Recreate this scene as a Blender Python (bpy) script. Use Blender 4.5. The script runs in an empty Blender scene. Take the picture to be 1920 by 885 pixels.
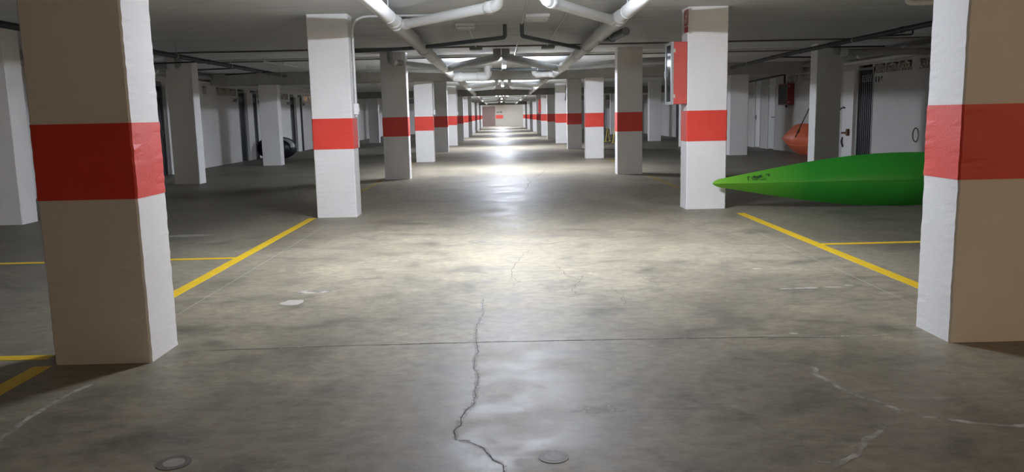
import bpy, math, random
from mathutils import Vector, Matrix, noise

# ------------------------------------------------------------------ camera, world, exposure
SC = bpy.context.scene
COL = SC.collection
F_PX, PITCH, ROLL, YAW, EYE = 1512.749, .1491, .0219, .011, 1.35


def ray(u2, v2):
    c, s = math.cos(ROLL), math.sin(ROLL)
    u, v = u2 * c - v2 * s, u2 * s + v2 * c
    Y = math.cos(PITCH) - v * math.sin(PITCH)
    Z = -math.sin(PITCH) - v * math.cos(PITCH)
    return Vector((u * math.cos(YAW) + Y * math.sin(YAW), -u * math.sin(YAW) + Y * math.cos(YAW), Z))


fw = ray(0, 0)
rt = ray(1, 0) - fw
dn = ray(0, 1) - fw
cam_data = bpy.data.cameras.new('camera')
cam_data.sensor_width = 36
cam_data.lens = F_PX / 1920 * 36
cam_data.clip_start = .05
cam_data.clip_end = 300
cam = bpy.data.objects.new('camera', cam_data)
COL.objects.link(cam)
cam.matrix_world = Matrix(((rt.x, -dn.x, -fw.x, 0), (rt.y, -dn.y, -fw.y, 0), (rt.z, -dn.z, -fw.z, EYE), (0, 0, 0, 1)))
SC.camera = cam

world = bpy.data.worlds.new('world')
SC.world = world
world.use_nodes = True
world.node_tree.nodes['Background'].inputs[0].default_value = (.5, .52, .55, 1)
world.node_tree.nodes['Background'].inputs[1].default_value = 0.0

SC.view_settings.view_transform = 'Standard'
SC.view_settings.look = 'None'
SC.view_settings.exposure = 0.0
SC.view_settings.gamma = 1

LAMP_Y = [7.85] + [7.0 + 13.3 * k for k in range(1, 7)] + [94.3]      # the fluorescent lamps along the lane
LAMP_X, LAMP_Z = .12, 2.54
TUBE_EMIT = 800.0           # the near lamp
TUBE_EMIT_FAR = 1120.0      # tubes further down the lane, boosted to lift the far bays
TUBE_COL = (.88, .93, 1.06)

# ------------------------------------------------------------------ helpers
random.seed(4)


class MB:
    """collects shapes into one mesh"""

    def __init__(s):
        s.v, s.f, s.sm = [], [], []

    def add(s, vs, fs, smooth=False):
        o = len(s.v)
        s.v += [tuple(v) for v in vs]
        s.f += [tuple(i + o for i in f) for f in fs]
        s.sm += [smooth] * len(fs)
        return s

    def box(s, x0, x1, y0, y1, z0, z1, bev=0):
        if bev <= 0:
            vs = [(x, y, z) for z in (z0, z1) for y in (y0, y1) for x in (x0, x1)]
            return s.add(vs, [(0, 2, 3, 1), (4, 5, 7, 6), (0, 1, 5, 4), (1, 3, 7, 5), (3, 2, 6, 7), (2, 0, 4, 6)])
        b = bev
        rings = []
        for z, i in ((z0, b), (z0 + b, 0), (z1 - b, 0), (z1, b)):
            rings.append([(x0 + b + i * .5, y0 + i, z), (x1 - b - i * .5, y0 + i, z), (x1 - i, y0 + b + i * .5, z), (x1 - i, y1 - b - i * .5, z),
                          (x1 - b - i * .5, y1 - i, z), (x0 + b + i * .5, y1 - i, z), (x0 + i, y1 - b - i * .5, z), (x0 + i, y0 + b + i * .5, z)])
        vs = [v for r in rings for v in r]
        fs = [(k * 8 + i, k * 8 + (i + 1) % 8, (k + 1) * 8 + (i + 1) % 8, (k + 1) * 8 + i) for k in range(3) for i in range(8)]
        fs += [tuple(range(7, -1, -1)), tuple(range(24, 32))]
        return s.add(vs, fs)

    def tube(s, pts, r, seg=14, cap=True, radii=None):
        pts = [Vector(p) for p in pts]
        n = len(pts)
        ref = None
        vs, fs = [], []
        for i, p in enumerate(pts):
            t = (pts[min(i + 1, n - 1)] - pts[max(i - 1, 0)]).normalized()
            if ref is None:
                ref = t.orthogonal().normalized()
            else:
                ref = (ref - t * ref.dot(t)).normalized()
            b = t.cross(ref)
            rr = radii[i] if radii else r
            for k in range(seg):
                a = 2 * math.pi * k / seg
                vs.append(p + (ref * math.cos(a) + b * math.sin(a)) * rr)
        for i in range(n - 1):
            for k in range(seg):
                k2 = (k + 1) % seg
                fs.append((i * seg + k, i * seg + k2, (i + 1) * seg + k2, (i + 1) * seg + k))
        s.add(vs, fs, True)
        if cap:
            s.add(vs[:seg], [tuple(range(seg - 1, -1, -1))])
            s.add(vs[-seg:], [tuple(range(seg))])
        return s

    def build(s, name, mat, parent=None, loc=None):
        me = bpy.data.meshes.new(name)
        me.from_pydata(s.v, [], s.f)
        me.polygons.foreach_set('use_smooth', s.sm)
        me.materials.append(mat)
        me.update()
        return link(name, me, parent, loc)


def link(name, me, parent=None, loc=None):
    o = bpy.data.objects.new(name, me)
    COL.objects.link(o)
    if parent:
        o.parent = parent
    if loc is not None:
        o.location = loc
    return o


def tag(o, label, cat, group=None):
    o['label'] = label
    o['category'] = cat
    if group:
        o['group'] = group
    return o


def structure(o, label=None):
    o['kind'] = 'structure'
    if label:
        o['label'] = label
    return o


def empty(name, loc, label=None, cat=None, group=None):
    o = bpy.data.objects.new(name, None)
    o.empty_display_size = .1
    COL.objects.link(o)
    o.location = loc
    if label:
        tag(o, label, cat, group)
    return o


def copy_tree(o, loc):
    c = o.copy()
    COL.objects.link(c)
    c.location = loc
    for ch in o.children:
        d = ch.copy()
        COL.objects.link(d)
        d.parent = c
        for g in ch.children:
            e = g.copy()
            COL.objects.link(e)
            e.parent = d
    return c


def fillet(pts, r, n=6):
    """round the inner corners of a polyline"""
    pts = [Vector(p) for p in pts]
    out = [pts[0]]
    for a, b, c in zip(pts, pts[1:], pts[2:]):
        d1, d2 = (a - b), (c - b)
        rr = min(r, d1.length * .49, d2.length * .49)
        p, q = b + d1.normalized() * rr, b + d2.normalized() * rr
        for k in range(n + 1):
            t = k / n
            out.append(p * (1 - t) ** 2 + b * 2 * t * (1 - t) + q * t * t)
    out.append(pts[-1])
    return out


# ------------------------------------------------------------------ materials
def mat(name, col, rough=.6, col2=None, scale=4.0, amt=.5, bump=0.0, bscale=60.0, metal=0.0, rough2=None, spec=None, stretch=None, detail=6):
    m = bpy.data.materials.new(name)
    m.use_nodes = True
    nt = m.node_tree
    N, L = nt.nodes, nt.links
    p = N['Principled BSDF']
    p.inputs['Base Color'].default_value = (*col, 1)
    p.inputs['Roughness'].default_value = rough
    p.inputs['Metallic'].default_value = metal
    if spec is not None:
        p.inputs['Specular IOR Level'].default_value = spec
    geo = N.new('ShaderNodeNewGeometry')
    vec = geo.outputs['Position']
    if stretch:
        mp = N.new('ShaderNodeMapping')
        mp.inputs['Scale'].default_value = stretch
        L.new(vec, mp.inputs['Vector'])
        vec = mp.outputs['Vector']
    if col2:
        no = N.new('ShaderNodeTexNoise')
        no.inputs['Scale'].default_value = scale
        no.inputs['Detail'].default_value = detail
        no.inputs['Roughness'].default_value = .62
        L.new(vec, no.inputs['Vector'])
        ra = N.new('ShaderNodeValToRGB')
        ra.color_ramp.elements[0].position = .5 - amt * .5
        ra.color_ramp.elements[1].position = .5 + amt * .5
        ra.color_ramp.elements[0].color = (*col, 1)
        ra.color_ramp.elements[1].color = (*col2, 1)
        L.new(no.outputs['Fac'], ra.inputs['Fac'])
        L.new(ra.outputs['Color'], p.inputs['Base Color'])
        if rough2 is not None:
            mr = N.new('ShaderNodeMapRange')
            mr.inputs['From Min'].default_value = .35
            mr.inputs['From Max'].default_value = .65
            mr.inputs['To Min'].default_value = rough
            mr.inputs['To Max'].default_value = rough2
            L.new(no.outputs['Fac'], mr.inputs['Value'])
            L.new(mr.outputs['Result'], p.inputs['Roughness'])
    if bump > 0:
        nb = N.new('ShaderNodeTexNoise')
        nb.inputs['Scale'].default_value = bscale
        nb.inputs['Detail'].default_value = 4
        L.new(vec, nb.inputs['Vector'])
        bp = N.new('ShaderNodeBump')
        bp.inputs['Strength'].default_value = bump
        bp.inputs['Distance'].default_value = .01
        L.new(nb.outputs['Fac'], bp.inputs['Height'])
        L.new(bp.outputs['Normal'], p.inputs['Normal'])
    return m


def emit(name, col, strength):
    m = bpy.data.materials.new(name)
    m.use_nodes = True
    p = m.node_tree.nodes['Principled BSDF']
    p.inputs['Base Color'].default_value = (.9, .9, .9, 1)
    p.inputs['Emission Color'].default_value = (*col, 1)
    p.inputs['Emission Strength'].default_value = strength
    return m


def floor_material():
    m = bpy.data.materials.new('polished_concrete')
    m.use_nodes = True
    nt = m.node_tree
    N, L = nt.nodes, nt.links
    p = N['Principled BSDF']
    geo = N.new('ShaderNodeNewGeometry')

    def fbm(scale, detail, rough, sx=1, sy=1, dist=0.0):
        mp = N.new('ShaderNodeMapping')
        mp.inputs['Scale'].default_value = (sx, sy, 1)
        L.new(geo.outputs['Position'], mp.inputs['Vector'])
        no = N.new('ShaderNodeTexNoise')
        no.inputs['Scale'].default_value = scale
        no.inputs['Detail'].default_value = detail
        no.inputs['Roughness'].default_value = rough
        no.inputs['Distortion'].default_value = dist
        L.new(mp.outputs['Vector'], no.inputs['Vector'])
        return no.outputs['Fac']

    def ramp(fac, stops):
        ra = N.new('ShaderNodeValToRGB')
        e = ra.color_ramp.elements
        e[0].position, e[0].color = stops[0][0], (*stops[0][1], 1)
        e[1].position, e[1].color = stops[-1][0], (*stops[-1][1], 1)
        for q, c in stops[1:-1]:
            x = e.new(q)
            x.color = (*c, 1)
        L.new(fac, ra.inputs['Fac'])
        return ra.outputs['Color']

    def mix(a, b, fac, mode='MULTIPLY'):
        mx = N.new('ShaderNodeMix')
        mx.data_type = 'RGBA'
        mx.blend_type = mode
        if isinstance(fac, float):
            mx.inputs[0].default_value = fac
        else:
            L.new(fac, mx.inputs[0])
        L.new(a, mx.inputs[6])
        L.new(b, mx.inputs[7])
        return mx.outputs[2]

    big = fbm(.55, 5, .55, 1, .8, .6)
    mid = fbm(2.3, 7, .68, 1, 1.2, .4)
    fine = fbm(14, 6, .7, .7, 1.0)
    spots = fbm(3.1, 5, .72, .8, 1.3, 1.2)
    c = ramp(big, [(.32, (.212, .187, .138)), (.5, (.285, .253, .186)), (.68, (.348, .308, .226))])
    c = mix(c, ramp(mid, [(.32, (.50, .52, .56)), (.48, (.96, .96, .96)), (.60, (1.08, 1.07, 1.05)), (.70, (1.26, 1.22, 1.15))]), .95)
    c = mix(c, ramp(fine, [(.32, (.68, .68, .69)), (.58, (1.08, 1.08, 1.08))]), .9)
    c = mix(c, ramp(spots, [(.60, (1, 1, 1)), (.66, (1.25, 1.24, 1.2)), (.74, (1.4, 1.38, 1.32))]), .9)
    # darker, bluer floor colour in the parking bays beside the polished lane
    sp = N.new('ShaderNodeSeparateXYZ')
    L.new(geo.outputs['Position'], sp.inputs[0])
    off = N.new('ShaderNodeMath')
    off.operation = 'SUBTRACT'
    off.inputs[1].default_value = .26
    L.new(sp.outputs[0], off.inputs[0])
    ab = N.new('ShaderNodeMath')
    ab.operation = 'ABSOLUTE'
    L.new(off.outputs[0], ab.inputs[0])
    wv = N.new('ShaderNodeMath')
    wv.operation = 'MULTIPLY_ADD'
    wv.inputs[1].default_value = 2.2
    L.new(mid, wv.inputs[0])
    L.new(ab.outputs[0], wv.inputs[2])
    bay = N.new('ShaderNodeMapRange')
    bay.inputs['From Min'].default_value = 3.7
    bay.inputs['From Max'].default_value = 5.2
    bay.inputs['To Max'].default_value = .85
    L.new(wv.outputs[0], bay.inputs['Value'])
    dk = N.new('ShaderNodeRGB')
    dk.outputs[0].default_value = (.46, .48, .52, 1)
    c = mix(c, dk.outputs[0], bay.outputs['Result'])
    L.new(c, p.inputs['Base Color'])
    mr = N.new('ShaderNodeMapRange')
    mr.inputs['From Min'].default_value = .3
    mr.inputs['From Max'].default_value = .7
    mr.inputs['To Min'].default_value = .40
    mr.inputs['To Max'].default_value = .64
    L.new(mid, mr.inputs['Value'])
    L.new(mr.outputs['Result'], p.inputs['Roughness'])
    p.inputs['Specular IOR Level'].default_value = .42
    bp = N.new('ShaderNodeBump')
    bp.inputs['Strength'].default_value = .16
    bp.inputs['Distance'].default_value = .01
    L.new(spots, bp.inputs['Height'])
    bp2 = N.new('ShaderNodeBump')
    bp2.inputs['Strength'].default_value = .05
    bp2.inputs['Distance'].default_value = .01
    L.new(fine, bp2.inputs['Height'])
    L.new(bp.outputs['Normal'], bp2.inputs['Normal'])
    L.new(bp2.outputs['Normal'], p.inputs['Normal'])
    return m


M = {}
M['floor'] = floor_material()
M['ceiling'] = mat('grey_ceiling_concrete', (.58, .595, .60), .85, (.80, .815, .82), 1.6, .6, .3, 7, stretch=(.5, 2.2, 1))
M['beam'] = mat('beam_concrete', (.30, .30, .275), .85, (.42, .42, .39), 2.2, .5, .2, 12)
M['column'] = mat('white_column_paint', (.78, .775, .755), .62, (.84, .835, .82), 1.5, .4, .16, 70)
M['band'] = mat('red_band_paint', (.72, .055, .038), .5, (.78, .070, .048), 5, .5, .14, 70)
M['wall'] = mat('white_wall_paint', (.66, .655, .63), .75, (.74, .735, .72), .9, .6, .3, 40)
M['wall_darker'] = mat('darker_white_wall_paint', (.47, .455, .43), .75, (.56, .55, .53), .8, .6, .3, 40)  # the white wall paint with a darker base, for the right wall
M['far_wall'] = mat('cream_wall_paint', (.46, .425, .36), .75, (.52, .48, .41), .6, .6)
M['brown_wall'] = mat('brown_bounce_wall', (.40, .30, .21), .8, (.46, .35, .25), 1.2, .5)  # brown picked so the unseen wall bounces warm light onto near columns
M['pink'] = mat('dull_pink_panel', (.19, .125, .108), .6, (.23, .155, .135), .5, .6)
M['breeze'] = mat('breeze_block_concrete', (.55, .52, .45), .85, (.66, .63, .57), 8, .5, .2, 50)
M['pvc'] = mat('white_plastic_pipe', (.72, .73, .72), .35, (.78, .79, .78), 3, .5)
M['pvc_grey'] = mat('dusty_grey_plastic_pipe', (.26, .275, .275), .5, (.36, .375, .37), 3, .5)
M['pvc_shaded'] = mat('shaded_white_plastic_pipe', (.52, .53, .52), .45, (.62, .63, .61), 3, .5)  # greyer copy of the white pipe, the branch arm's shadow painted in
M['socket'] = mat('pipe_socket_plastic', (.68, .69, .68), .35, (.76, .77, .75), 6, .5)
M['black_pipe'] = mat('black_plastic_pipe', (.010, .011, .015), .5, (.018, .020, .025), 6, .5)
M['slate_pipe'] = mat('slate_grey_pipe', (.10, .125, .145), .45, (.14, .165, .18), 6, .5)
M['conduit'] = mat('white_conduit_plastic', (.66, .67, .66), .4, (.74, .75, .73), 6, .5)
M['dark_conduit'] = mat('dusty_dark_conduit', (.13, .13, .125), .6, (.20, .20, .19), 6, .5)
M['steel'] = mat('galvanised_steel', (.52, .53, .54), .38, (.62, .63, .64), 15, .5, metal=.8)
M['grey_paint'] = mat('grey_enamel', (.34, .35, .34), .4, (.40, .41, .40), 6, .5)
M['strap'] = mat('pale_hanger_strap', (.60, .62, .62), .4, (.7, .71, .7), 15, .5)
M['door'] = mat('dark_grey_metal_door', (.018, .020, .027), .45, (.034, .037, .045), 3, .5, metal=.3)
M['door_frame'] = mat('grey_door_frame_paint', (.17, .175, .17), .5, (.22, .225, .22), 5, .5)
M['white_door'] = mat('white_door_paint', (.70, .70, .68), .4, (.75, .75, .73), 3, .5)
M['handle'] = mat('black_handle_plastic', (.02, .02, .022), .35, (.03, .03, .033), 9, .5)
M['yellow'] = mat('worn_yellow_road_paint', (.82, .55, .012), .5, (.72, .48, .03), 9, .4, .2, 30)
M['crack'] = mat('dark_crack', (.075, .068, .058), .9, (.11, .10, .085), 30, .5)
M['joint'] = mat('floor_joint_dark', (.06, .055, .048), .9, (.13, .12, .10), 6, .5)
M['cabinet'] = mat('red_cabinet_enamel', (.52, .075, .068), .35, (.57, .09, .08), 4, .5)
M['cabinet_dark'] = mat('dark_red_cabinet_enamel', (.17, .012, .022), .35, (.20, .016, .027), 4, .5)
M['sign'] = mat('red_sign_print', (.36, .012, .02), .4, (.40, .016, .024), 6, .5)
M['sign_white'] = mat('white_sign_plastic', (.78, .78, .78), .4, (.82, .82, .82), 6, .5)
M['green'] = mat('green_kayak_polyethylene', (.018, .215, .018), .38, (.024, .26, .022), 2.2, .5, .05, 40)
gk = M['green']
nt = gk.node_tree
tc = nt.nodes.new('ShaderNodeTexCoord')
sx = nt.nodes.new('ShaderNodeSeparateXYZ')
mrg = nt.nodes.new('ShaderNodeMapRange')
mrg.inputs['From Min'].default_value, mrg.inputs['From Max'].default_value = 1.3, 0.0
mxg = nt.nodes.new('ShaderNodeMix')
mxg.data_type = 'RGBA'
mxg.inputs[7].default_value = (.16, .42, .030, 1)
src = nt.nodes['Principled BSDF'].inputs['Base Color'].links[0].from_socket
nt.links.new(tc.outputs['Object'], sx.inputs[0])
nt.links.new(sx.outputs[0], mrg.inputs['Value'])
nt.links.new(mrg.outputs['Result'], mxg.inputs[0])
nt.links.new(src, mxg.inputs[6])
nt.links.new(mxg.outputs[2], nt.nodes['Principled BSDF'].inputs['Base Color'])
M['orange'] = mat('orange_kayak_polyethylene', (.62, .125, .055), .38, (.68, .155, .07), 3, .5, .05, 40)
M['hull_dark'] = mat('dark_navy_hull', (.012, .014, .026), .4, (.02, .022, .036), 4, .5)
M['hull_grey'] = mat('pale_grey_hull', (.36, .38, .37), .45, (.42, .44, .43), 4, .5)
M['black'] = mat('matt_black', (.015, .015, .016), .5, (.025, .025, .026), 20, .5)
M['number'] = mat('black_stencil_paint', (.02, .02, .025), .6, (.04, .04, .045), 30, .5)
M['rust'] = mat('rusty_iron', (.10, .055, .03), .8, (.17, .09, .05), 30, .5)
M['housing'] = mat('white_lamp_housing', (.78, .79, .80), .4, (.82, .83, .84), 6, .5)
M['barrier'] = mat('yellow_barrier_paint', (.62, .50, .08), .45, (.70, .57, .12), 8, .5)
M['drain_ring'] = mat('dusty_metal_lid', (.20, .19, .17), .6, (.30, .28, .25), 12, .5)
M['drain_dark'] = mat('dark_worn_rim', (.115, .108, .098), .6, (.18, .168, .15), 20, .5)
M['drain_lid'] = mat('pale_cement_lid', (.32, .30, .27), .6, (.40, .38, .34), 14, .5)
M['tube'] = emit('fluorescent_tube', TUBE_COL, TUBE_EMIT)
M['tube_far'] = emit('fluorescent_tube_brighter', TUBE_COL, TUBE_EMIT_FAR)
M['added_warm_glass'] = emit('added_lamp_glass', (1.0, .70, .44), 680.0)
M['bulb'] = emit('warm_bulb', (1.0, .62, .36), 1500.0)

gm = bpy.data.materials.new('cabinet_glass')
gm.use_nodes = True
gp = gm.node_tree.nodes['Principled BSDF']
gp.inputs['Base Color'].default_value = (.03, .035, .04, 1)
gp.inputs['Roughness'].default_value = .06
gp.inputs['Alpha'].default_value = .85
M['glass'] = gm


def patchy(name, col, lo, hi, scale):
    """paint or dust that has worn through in places"""
    m = mat(name, col, .6, tuple(c * 1.15 for c in col), 8, .5)
    nt = m.node_tree
    N, L = nt.nodes, nt.links
    geo = N.new('ShaderNodeNewGeometry')
    no = N.new('ShaderNodeTexNoise')
    no.inputs['Scale'].default_value = scale
    no.inputs['Detail'].default_value = 6
    mr = N.new('ShaderNodeMapRange')
    mr.inputs['From Min'].default_value = lo
    mr.inputs['From Max'].default_value = hi
    L.new(geo.outputs['Position'], no.inputs['Vector'])
    L.new(no.outputs['Fac'], mr.inputs['Value'])
    L.new(mr.outputs['Result'], N['Principled BSDF'].inputs['Alpha'])
    return m


M['dust'] = patchy('pale_dust_in_floor', (.50, .48, .43), .38, .75, 22)
M['vein'] = patchy('pale_repair_vein', (.46, .43, .38), .22, .66, 11)
M['yellow_faded'] = patchy('faded_yellow_road_paint', (.50, .38, .10), .25, .70, 9)
M['scribble'] = patchy('dark_scuffed_print', (.016, .05, .014), .46, .62, 17)

# ------------------------------------------------------------------ the large structure
XL, XR = -8.66, 9.15          # storage-room walls
Y0, Y1 = -4.5, 98.0
ZC = 2.73
BAY, ROW0 = 6.634, 4.459
CW, CD = .547, .381
XLL, XRR = -7.15, 6.88
rowy = lambda k: ROW0 + BAY * k

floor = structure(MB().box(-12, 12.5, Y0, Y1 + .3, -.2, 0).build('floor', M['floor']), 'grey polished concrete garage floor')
ceiling = structure(MB().box(-12, 12.5, Y0, Y1 + .3, ZC, ZC + .25).build('ceiling', M['ceiling']), 'low grey concrete ceiling slab')
structure(MB().box(-12.2, -11.9, Y0, Y1, 0, ZC).build('wall_outer_left', M['wall']))
structure(MB().box(12.4, 12.7, Y0, Y1, 0, ZC).build('wall_outer_right', M['wall']))
structure(MB().box(-12, 12.5, Y0 - .2, Y0, 0, ZC).build('wall_front', M['brown_wall']))
wb = structure(MB().box(-12, 12.5, Y1, Y1 + .2, 0, ZC).build('wall_back', M['far_wall']), 'cream end wall of the garage, far down the lane')
MB().box(-4.5, -.62, Y1 - .06, Y1 - .005, .08, 2.40).build('wall_panel', M['pink'], wb)['label'] = 'dull pink wall panel'
MB().box(-.55, .32, Y1 - .012, Y1 - .002, .93, 1.36).build('red_stripe', M['band'], wb)['label'] = 'short red painted stripe'
a = MB().box(-.48, .06, Y1 - .012, Y1 - .002, 1.66, 1.73)
a.add([(.06, Y1 - .012, 1.60), (.06, Y1 - .012, 1.79), (.24, Y1 - .012, 1.695)], [(0, 1, 2), (2, 1, 0)])
a.build('arrow', M['number'], wb)['label'] = 'black direction arrow'

for i, k in enumerate((3, 6, 9, 12)):
    structure(MB().box(XL + .15, XR - .15, rowy(k) - .12, rowy(k) + CD + .15, 2.385, ZC - .004, .012).build('ceiling_beam', M['beam']),
              ('wide concrete beam across the fourth row of columns' if i == 0 else None))

# --- storage walls with doors and pierced blocks ---
BLK_W, BLK_H, BLK_Z = .32, .25, 2.14


def breeze_mesh(flip):
    b = MB()
    W, H, T = BLK_W, BLK_H, .08

    def bar(p, q, t=.022):
        (y0, z0), (y1, z1) = p, q
        d = Vector((y1 - y0, z1 - z0)).normalized()
        n = Vector((-d.y, d.x)) * t * .5
        c = [(y0 + n.x, z0 + n.y), (y0 - n.x, z0 - n.y), (y1 - n.x, z1 - n.y), (y1 + n.x, z1 + n.y)]
        vs = [(x, (W - y if flip else y), z) for x in (-T / 2, T / 2) for y, z in c]
        b.add(vs, [(3, 2, 1, 0), (4, 5, 6, 7), (0, 1, 5, 4), (1, 2, 6, 5), (2, 3, 7, 6), (3, 0, 4, 7)])
    e = .008
    for p, q in (((0, e), (W, e)), ((0, H - e), (W, H - e)), ((e, 0), (e, H))):
        bar(p, q, .016)
    bar((0, .145), (.11, .012))
    bar((.015, 0), (.015, .15), .03)
    for p, q in (((.15, .10), (.225, .10)), ((.225, .10), (.225, .18)), ((.225, .18), (.15, .18)), ((.15, .18), (.15, .10))):
        bar(p, q, .02)
    bar((.15, .10), (.10, .012))
    bar((.225, .18), (W, .235))
    bar((.225, .10), (.27, .012))
    bar((W - .01, .05), (W - .01, H), .02)
    me = bpy.data.meshes.new('breeze_block')
    me.from_pydata(b.v, [], b.f)
    me.materials.append(M['breeze'])
    return me


BREEZE = [breeze_mesh(False), breeze_mesh(True)]


def text_mesh(s, size, mat_, thick=.002):
    cu = bpy.data.curves.new('number', 'FONT')
    cu.body = s
    cu.size = size
    cu.extrude = thick
    cu.offset = .008
    cu.space_character = 1.15
    cu.align_x = 'CENTER'
    cu.align_y = 'CENTER'
    o = bpy.data.objects.new('number', cu)
    COL.objects.link(o)
    bpy.context.view_layer.update()
    me = bpy.data.meshes.new_from_object(o.evaluated_get(bpy.context.evaluated_depsgraph_get()))
    bpy.data.objects.remove(o)
    me.materials.clear()
    me.materials.append(mat_)
    return me


def wall_text(s, parent, side, x, y, z, size=.16, squeeze=1.55):
    o = link('number', text_mesh(s, size, M['number']), parent)
    X = Vector((0, 1 if side < 0 else -1, 0))
    Z = Vector((1 if side < 0 else -1, 0, 0))
    o.matrix_world = Matrix(((X.x * squeeze, 0, Z.x, x), (X.y * squeeze, 0, Z.y, y), (0, 1.0, 0, z), (0, 0, 0, 1)))
    o['label'] = 'black stencilled number ' + s
    return o


DOOR_N = [0]


def storage_door(side, y0, y1, label):
    """ribbed metal door in a storage wall"""
    DOOR_N[0] += 1
    x = XL if side < 0 else XR
    s = 1 if side < 0 else -1            # towards the lane
    d = MB()
    n = 7
    w = (y1 - y0 - .08) / n
    d.box(*sorted((x - s * .08, x - s * .04)), y0 + .04, y1 - .04, .02, 2.26)
    for i in range(n):
        a = y0 + .04 + i * w
        d.box(*sorted((x - s * .04, x - s * .018)), a + w * .18, a + w * .82, .03, 2.25)
    o = structure(d.build('door_%d' % DOOR_N[0], M['door']), label)
    fr = MB()
    for a, b in ((y0, y0 + .045), (y1 - .045, y1)):
        fr.box(*sorted((x - s * .10, x + s * .012)), a, b, 0, 2.32)
    fr.box(*sorted((x - s * .10, x + s * .012)), y0 + .045, y1 - .045, 2.265, 2.32)
    fr.build('door_frame', M['door_frame'], o)
    lv = MB()
    for i in range(1, n - 1):
        a = y0 + .04 + i * w
        for zz in range(5):
            z = 1.98 + zz * .035
            lv.box(*sorted((x - s * .018, x - s * .012)), a + w * .22, a + w * .78, z, z + .012)
    lv.build('louvre', M['steel'], o)['kind'] = 'stuff'
    h = MB()
    hy = y1 - .13
    h.box(*sorted((x - s * .02, x - s * .008)), hy - .025, hy + .025, .96, 1.14)
    h.tube([(x - s * .01, hy, 1.08), (x + s * .035, hy, 1.08), (x + s * .035, hy - .11, 1.08)], .009, 8)
    h.build('handle', M['handle'], o)
    return o


def storage_wall(side, doors, groups, name, label, lit=None):
    x = XL if side < 0 else XR
    s = -1 if side < 0 else 1             # outwards
    T = .12
    xs = sorted((x, x + s * T))
    b = MB()
    edges = sorted([Y0] + [v for d in doors for v in d[:2]] + [Y1])
    for a, c in zip(edges[::2], edges[1::2]):
        b.box(*xs, a, c, 0, BLK_Z)
    # the strip at block height, open where blocks sit
    holes = []
    for y, n in groups:
        holes.append((y, y + n * BLK_W))
    e2 = sorted([Y0] + [v for h in holes for v in h] + [v for d in doors for v in d[:2]] + [Y1])
    for a, c in zip(e2[::2], e2[1::2]):
        b.box(*xs, a, c, BLK_Z, BLK_Z + BLK_H)
    b.box(*xs, Y0, Y1, BLK_Z + BLK_H, ZC)
    w = structure(b.build(name, M['wall'] if side < 0 else M['wall_darker']), label)
    for y, n in groups:
        for i in range(n):
            o = link('breeze_block', BREEZE[i % 2], w, (x + s * .05, y + i * BLK_W, BLK_Z))
    return w


LD = [(20.45, 21.12), (21.92, 22.58)]
for k in range(1, 5):
    LD += [(27.18 + (k - 1) * BAY, 27.82 + (k - 1) * BAY), (28.52 + (k - 1) * BAY, 29.18 + (k - 1) * BAY)]
LG = [(22.75, 3), (24.0, 1), (25.15, 6), (29.25, 5), (31.7, 6), (36.30, 2), (37.3, 4), (42.7, 5)]
wl = storage_wall(-1, LD, LG, 'wall_left', 'white storage wall on the left with pierced blocks along its top')
ords = ['first', 'second', 'third', 'fourth', 'fifth', 'sixth', 'seventh', 'eighth', 'ninth', 'tenth', 'eleventh', 'twelfth', 'thirteenth', 'fourteenth']
for i, (a, c) in enumerate(LD):
    storage_door(-1, a, c, 'dark ribbed metal storage door, %s along the left wall' % ords[i])
RD = [(19.94, 20.80), (21.95, 22.6), (27.05, 27.80), (28.57, 29.24)]
for k in range(0, 3):
    RD += [(33.6 + k * BAY, 34.3 + k * BAY), (35.0 + k * BAY, 35.7 + k * BAY)]
RG = [(15.9, 6), (18.11, 6), (22.6, 3), (23.9, 3), (25.05, 3), (30.2, 5), (36.0, 6)]
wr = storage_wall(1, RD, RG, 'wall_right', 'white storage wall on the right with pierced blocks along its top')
for i, (a, c) in enumerate(RD):
    if i in (2, 3):
        DOOR_N[0] += 1
        d = MB().box(XR + .02, XR + .06, a + .03, c - .03, .02, 2.10)
        o = structure(d.build('door_%d' % DOOR_N[0], M['white_door']), 'plain white metal door by the red cabinet on the right wall' if i == 2 else 'plain white metal door, further one on the right wall')
        f = MB()
        for p, q in ((a, a + .04), (c - .04, c)):
            f.box(XR - .02, XR + .1, p, q, 0, 2.13)
        f.box(XR - .02, XR + .1, a + .04, c - .04, 2.09, 2.13)
        f.box(XR + .03, XR + .1, a + .001, c - .001, 2.13, 2.39)
        f.build('door_frame', M['white_door'], o)
        hy = (a + .10) if i == 2 else (c - .12)
        h = MB().box(XR + .008, XR + .02, hy - .022, hy + .022, .98, 1.16)
        h.tube([(XR + .02, hy, 1.08), (XR - .045, hy, 1.08), (XR - .045, hy + (.12 if i == 2 else -.12), 1.08)], .011, 8)
        h.build('handle', M['handle'], o)
    else:
        storage_door(1, a, c, 'dark ribbed metal door left of the number 116' if i == 0 else 'dark ribbed metal storage door, %s along the right wall' % ords[i])
wall_text('116', wr, 1, XR - .003, 19.68, 2.0, .17)
for y, t in ((26.85, '148'), (29.55, '147'), (33.5, '146'), (36.15, '145'), (40.1, '144')):
    wall_text(t, wl, -1, XL + .003, y, 2.0, .17)
for y, t in ((26.4, '118'), (36.2, '120')):
    wall_text(t, wr, 1, XR - .003, y + 0.0, 2.0, .17) if t == '120' else None
# ledges under the ceiling
structure(MB().box(XL, XL + .14, 8, 60, 2.43, 2.50, .006).build('trim_1', M['wall']), 'white ledge along the top of the left wall')
structure(MB().box(XR - .14, XR, 8, 21.4, 2.43, 2.50, .006).build('trim_2', M['wall']), 'white ledge above the number 116 on the right wall')
structure(MB().box(XR - .14, XR, 29.6, 60, 2.43, 2.50, .006).build('trim_3', M['wall']))
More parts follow.
